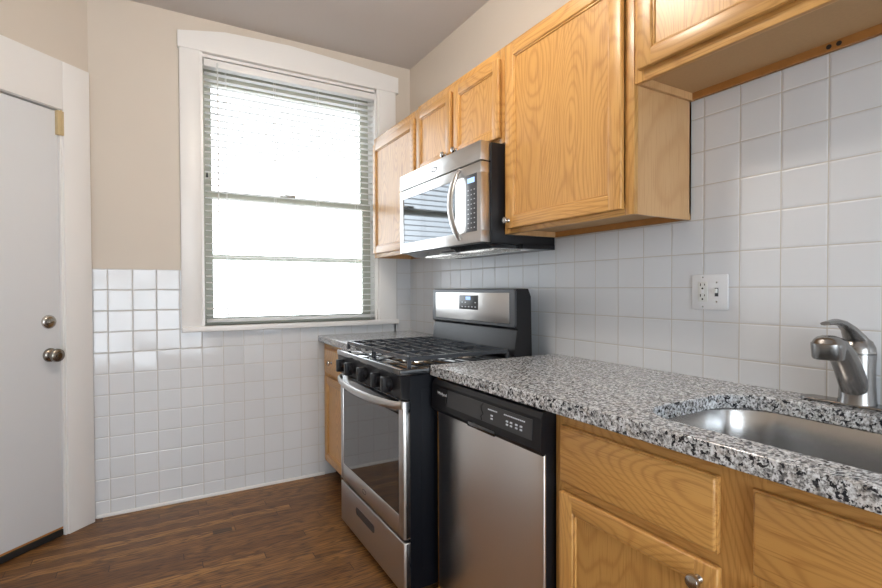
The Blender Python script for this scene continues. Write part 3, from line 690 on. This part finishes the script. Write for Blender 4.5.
kp = MB().box(MX-.0012, MX+.01, 1.740, 1.828, 1.484, 1.735, 0, .003).build('keypad', 'slate', mw)
MB().box(MX-.0022, MX-.001, 1.757, 1.812, 1.697, 1.719).build('clock_display', 'lcd', kp)
b = MB()
for r in range(9):
    for c in range(3): b.box(MX-.0018, MX-.001, 1.754+c*.024, 1.763+c*.024, 1.500+r*.0205, 1.504+r*.0205)
b.build('key_legend', 'ink', kp)
b = MB(); pts = []; n = 22
for i in range(n+1):
    u = i/n; pts.append((MX-.004-.052*math.sin(math.pi*u)**.8, 1.872, 1.455+.315*u))
b.sweep(pts, [(.020, .009) if 1 < i < n-1 else (.011, .009) for i in range(n+1)], 14, 0, (1, 0, 0)); b.build('handle', 'steel', md)
emblem(mw, MX, 2.112, 1.823, .019, 'inkd')
b = MB(); b.extr([(MX+.03, MY0+.015, MZ0), (1.50, MY0+.015, MZ0), (1.50, MY0+.015, MZ0-.020), (MX+.09, MY0+.015, MZ0-.020)], (0, MY1-MY0-.03, 0), bev=.002)
tr = b.build('underside_tray', 'black', mw)
for ya, yb in ((1.78, 2.07), (2.14, 2.43)):
    b = MB(); b.box(MX+.12, MX+.27, ya, yb, MZ0-.023, MZ0-.019)
    for k in range(9): b.box(MX+.122+k*.0165, MX+.128+k*.0165, ya+.004, yb-.004, MZ0-.0245, MZ0-.022)
    b.build('grease_filter', 'nickel', tr)
MB().box(MX+.065, MX+.105, 2.05, 2.18, MZ0-.0225, MZ0-.018, 0, .001).build('work_light_lens', 'ivory', tr)

# ------------------------------------------------------------------ dishwasher
DY0, DY1, DX = 1.050, 1.655, 0.942
ds = thing('dishwasher', (1.25, 1.352, 0), 'built-in stainless dishwasher with black control strip between range and cabinet', 'dishwasher')
b = MB(); b.box(DX+.045, 1.55, DY0+.004, DY1+.004, .02, .880); b.box(DX+.06, DX+.08, DY0, DY1, 0, .10); b.build('body', 'plastic', ds)
b = MB(); b.box(DX, DX+.040, DY0, DY1, .072, .768, 0, .004, 3); b.box(DX+.007, DX+.045, DY0-.0006, DY0+.05, .076, .766, 1, .002); b.build('door_panel', ['steel_v', 'plastic'], ds)
b = MB(); b.box(DX+.012, DX+.046, DY0, DY1, .762, .884); b.extr([(DX+.013, DY0, .760), (DX-.004, DY0, .760), (DX-.014, DY0, .775), (DX-.010, DY0, .868), (DX-.002, DY0, .884), (DX+.013, DY0, .884)], (0, DY1-DY0+.026, 0), bev=.0015)
cp = b.build('control_panel', 'plastic', ds)
def onp(z): return DX-.014+(z-.775)*(.004/.093)
b = MB(); b.extr([(DX-.0148, 1.085, .798), (DX-.0148, 1.560, .798), (DX-.0122, 1.560, .858), (DX-.0122, 1.085, .858)], (.002, 0, 0)); tp = b.build('touch_strip', 'grey', cp)
b = MB(); b.extr([(DX-.0146, 1.569, .801), (DX-.0146, 1.632, .801), (DX-.0122, 1.632, .857), (DX-.0122, 1.569, .857)], (.002, 0, 0)); b.build('nameplate', 'plastic', cp)
text('lettering', 'Whirlpool', .0165, DX-.0156, 1.631, .833, 'ink', cp)
b = MB(); b.box(DX-.0162, DX-.012, 1.262, 1.422, .762, .780, 0, .004, 3); b.build('pull_handle', 'black', cp)
for a, c, z in ((1.30, 6, .842), (1.215, 12, .843)):
    b = MB()
    for i in range(c): b.box(DX-.0152, DX-.0128, a-i*.0085-.005, a-i*.0085, z, z+.0035)
    b.build('key_legend', 'ink', tp)
for grp in ((1.285,), (1.205, 1.185, 1.160, 1.138)):
    b = MB()
    for a in grp:
        for z in (.824, .814): b.box(DX-.0156, DX-.0135, a-.010, a, z, z+.005)
    b.build('key_legend', 'ink', tp)
b = MB(); b.sweep([(DX-.0150, 1.335+.008*math.sin(t*2.2), .800+.0115*t) for t in range(6)], (.0012, .0012), 6, 0, (1, 0, 0)); b.build('hair_crack', 'dark', tp)

# ------------------------------------------------------------------ ceiling lamp (above the frame, lights the room)
lp = thing('ceiling_light', (.44, 1.50, ZC), 'round frosted flush ceiling light in the middle of the kitchen ceiling', 'lamp')
MB().lathe((.44, 1.50, ZC), (0, 0, -1), [(.10, 0), (.10, .02), (.05, .03), (.03, .10), (.0001, .10)], 32).build('canopy', 'nickel', lp)
MB().lathe((.44, 1.50, ZC-.10), (0, 0, -1), [(.06, 0), (.11, .02), (.125, .06), (.105, .11), (.06, .135), (.0001, .145)], 32).build('lamp_shade', 'lampglass', lp)
